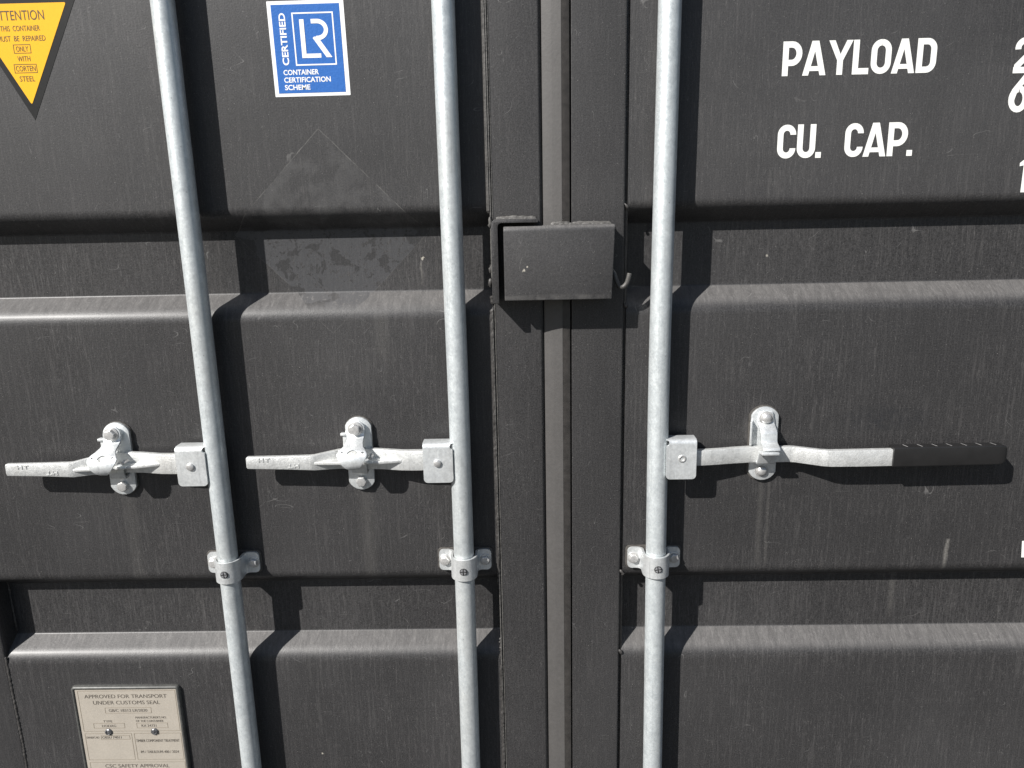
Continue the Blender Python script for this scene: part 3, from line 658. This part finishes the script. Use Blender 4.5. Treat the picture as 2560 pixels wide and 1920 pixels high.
hk = [(137, 20, -88), (141.5, 27, -93), (145, 30, -103), (149.5, 30.5, -113.2), (155, 31, -115.3), (160.2, 31.5, -111), (163.6, 32, -103), (165.6, 32, -93.6)]
def spline(p, k=5):
    out = []
    for i in range(len(p) - 1):
        a, b, c, d = (Vector(p[max(0, i - 1)]), Vector(p[i]), Vector(p[i + 1]), Vector(p[min(len(p) - 1, i + 2)]))
        for j in range(k):
            u = j / k; out.append(tuple(0.5 * ((2 * b) + (c - a) * u + (2 * a - 5 * b + 4 * c - d) * u * u + (3 * b - a - 3 * c + d) * u ** 3)))
    return out + [tuple(p[-1])]
part('hook', MB().tube(spline(hk), 3.6, 14), 'weld', t, bevel=0.8, smooth=40)

# ================================================================== L-shaped bracket on the left door
t = thing('lock_bracket', 'bent dark steel bracket on the left door wrapping the corner of the lock box', 'bracket', (-43, 0, -136))
lp = rpoly([(-48.6, -135.6), (-38.4, -135.6), (-38.4, -13.0), (23.6, -13.0), (23.6, -7.2), (-48.6, -7.2)], [0.5, 0.5, 6, 0.5, 3, 9], 5)
part('angle_plate', MB().extr(lp, 'd', -1, 48.2), 'paint', t, bevel=1.0, smooth=40, ang=50)
mb = MB(); bead(mb, [(-42, 2, -6.0), (-10, 2.4, -5.2), (21, 2, -6.4)], 3.0, 0.16); bead(mb, [(-42, 6, -7.0), (21, 6, -7.2)], 1.8, 0.3); bead(mb, [(-51, 3, -4), (-51.5, 3, -20)], 3.0, 0.35); 
part('weld_bead', mb, 'weld', t, smooth=60)
mb = MB(); bead(mb, [(-52.5, -1, -78), (-53, -2, -92)], 3.2, 0.4); bead(mb, [(-53.5, -2, -100), (-54, -2, -114)], 3.4, 0.4); bead(mb, [(-52, 1, -128), (-51, 1, -142)], 3.0, 0.3)
part('weld_bead', mb, 'weld_dark', t, smooth=60)

# ================================================================== yellow triangle sticker
t = thing('warning_sticker', 'yellow triangular repair warning sticker with black border', 'sticker', (-754, 0, 157))
part('border', MB().extr([(-752.8, 157), (-659.5, 337.5), (-847, 337.5)], 'd', 0.05, 0.35), 'black', t, smooth=0)
part('face', MB().extr(rpoly([(-754, 179.5), (-679, 323), (-832, 323)], 1.5, 3), 'd', 0.36, 0.7), 'yellow', t, smooth=0)
mb = MB(); d = 0.95
text(mb, 'ATTENTION', -793.5, -714.8, 299.7, 313.4, d); text(mb, 'THIS  CONTAINER', -784.5, -723.9, 284.6, 292.2, d); text(mb, 'MUST  BE  REPAIRED', -791, -717.6, 270.4, 278, d)
text(mb, 'ONLY', -765.0, -746.5, 255.8, 263.4, d); frame(mb, -769, -742.5, 253.3, 266, 0.8, d); text(mb, 'WITH', -765.2, -745.5, 241.8, 249.3, d)
text(mb, 'CORTEN', -770, -739.8, 227.8, 235.6, d); frame(mb, -772.6, -737.4, 225.3, 238.1, 0.8, d); text(mb, 'STEEL', -766.6, -743, 213.2, 220.8, d)
part('printed_text', mb, 'ink', t, smooth=0)

# ================================================================== blue certification sticker
t = thing('certification_sticker', 'blue and white rectangular certification sticker with square emblem', 'sticker', (-319, 0, 182))
def skew(m, k=0.017, x0=-319.0, z0=250.0):      # the sheet is stuck on slightly askew
    m.v = [(x + (z - z0) * -k * 0.9, dd, z + (x - x0) * 0.004) for x, dd, z in m.v]; return m
part('sheet', skew(MB().extr(rpoly([(-376.5, 182.4), (-261, 182.4), (-261, 317.1), (-376.5, 317.1)], 1.0, 2), 'd', 0.05, 0.4)), 'white', t, smooth=0)
part('face', skew(MB().extr([(-370.6, 187.3), (-267.8, 187.3), (-267.8, 312.0), (-370.6, 312.0)], 'd', 0.42, 0.7)), 'blue', t, smooth=0)
mb = MB(); d = 0.95
frame(mb, -340.4, -277.9, 226.2, 300.6, 2.0, d)
poly(mb, [(-329.6, 236.8), (-322.8, 236.8), (-322.8, 291), (-329.6, 291)], d); poly(mb, [(-323.0, 236.8), (-300.6, 236.8), (-300.6, 242.8), (-323.0, 242.8)], d)
ribbon(mb, [(-312.2, 288.0), (-303.5, 288.0)] + arc(-303.5, 276.2, 13.2, 11.8, 90, -90, 18)[1:] + [(-306.0, 264.4)], 6.2, d)
poly(mb, [(-311.3, 264.6), (-302.4, 264.6), (-283.9, 237.1), (-292.6, 237.1)], d); poly(mb, [(-311.3, 264.6), (-309.4, 261.6), (-300, 261.6), (-300, 266.0), (-309, 266.4)], d)
part('emblem', skew(mb), 'white', t, smooth=0); mb = MB()
text(mb, 'CERTIFIED', -360.2, -350.2, 227.2, 300.3, d, 0.026, True)
text(mb, 'CONTAINER', -360.6, -306.6, 213.2, 220.8, d, 0.022); text(mb, 'CERTIFICATION', -360.6, -289.3, 202.4, 210.0, d, 0.022); text(mb, 'SCHEME', -360.6, -321.6, 191.7, 199.3, d, 0.022)
part('printed_text', skew(mb), 'white', t, smooth=0)

# ================================================================== beige data plate
t = thing('data_plate', 'beige riveted metal data plate headed APPROVED FOR TRANSPORT', 'plate', (-747, 0, -1120))
x0, x1, z0, z1 = -849.0, -647.0, -1120.0, -833.4
part('backing', MB().extr(rpoly([(x0, z0), (x1, z0), (x1, z1), (x0, z1)], 7, 4), 'd', -0.5, 3.0), 'rim', t, smooth=40)
mb = MB(); rings = []
for w, dd in ((0, 1.0), (0.6, 5.5), (2.2, 7.4), (4.2, 7.6), (6.2, 6.3), (6.8, 3.0)):
    rings.append([(p[0], dd, p[1]) for p in rpoly([(x0 + w, z0 + w), (x1 - w, z0 + w), (x1 - w, z1 - w), (x0 + w, z1 - w)], max(1.5, 7 - w), 4)])
mb.loft(rings, cap=False)
part('rim', mb, 'rim', t, smooth=60)
part('face', MB().box(x0 + 6.6, x1 - 6.6, 3.0, 5.6, z0 + 6.6, z1 - 6.6), 'plate', t, bevel=0.4, smooth=0)
mb = MB(); d = 5.95; lw = 0.55
frame(mb, -837.6, -655.6, -928.3, -842.6, lw, d); frame(mb, -837.0, -748.4, -990.4, -933.0, lw, d); frame(mb, -743.8, -655.4, -990.4, -933.0, lw, d); frame(mb, -836.6, -654.8, -1095, -995.4, lw, d)
frame(mb, -791.2, -704.6, -890, -878.1, lw, d); frame(mb, -817.3, -758.9, -921.8, -911.1, lw, d); frame(mb, -736.2, -677.6, -921.8, -911.1, lw, d); frame(mb, -807.0, -752.4, -946.2, -937.4, lw, d)
part('printed_lines', mb, 'plate_line', t, smooth=0)
PT = {}; d = 5.95
for s, a, b, lo, hi, bo in (('APPROVED FOR TRANSPORT', -826.1, -672.2, -858.1, -850.4, 0), ('UNDER CUSTOMS SEAL', -811.3, -686.5, -871.3, -863.5, 0), ('GB/C 18312 LR/2020', -784.3, -712.2, -887.0, -881.2, 0),
        ('TYPE', -798.1, -780.9, -909.3, -904.8, 0), ("MANUFACTURER'S NO.", -736.4, -678, -901.6, -897.0, 0), ('OF THE CONTAINER', -736.4, -684.7, -909.1, -904.6, 0), ('21DDXG', -802.5, -775.4, -919.4, -914.2, 0), ('RX 24731', -727.3, -699.4, -919.4, -914.2, 0),
        ("OWNER'S NO", -835.2, -810.6, -943.9, -939.2, 0), ('OBSU 74011', -804.8, -768.6, -944.1, -938.8, 0), ('TIMBER COMPONENT TREATMENT', -741.5, -659.7, -952.1, -946.3, 0), ('IM / TAILILEUM-400 / 2024', -735.8, -663.8, -976.2, -970.6, 0), ('CSC SAFETY APPROVAL', -808, -685.5, -1007.8, -1000.0, 0)):
    text(PT.setdefault(0 if lo > -925 else (3 if lo < -1000 else (1 if b < -745 else 2)), MB()), s, a, b, lo, hi, d, bo)
for k in PT: part('printed_text', PT[k], 'plate_ink', t, smooth=0)
for x in (-790.6, -703.9):
    mb = MB()
    for k in range(5):
        pass
    mb.lathe(x, -929.6, [(7.2, 5.2), (7.3, 6.2), (6.2, 7.6), (4.6, 8.5), (3.2, 7.7), (1.8, 8.3), (0.2, 8.5)], 16)
    mb.v = [(a + math.sin(c * 1.3 + a) * 0.6, b + math.cos(a * 0.9) * 0.5, c + math.sin(a * 1.1) * 0.5) for a, b, c in mb.v]
    part('rivet', mb, 'rivet', t, smooth=50)
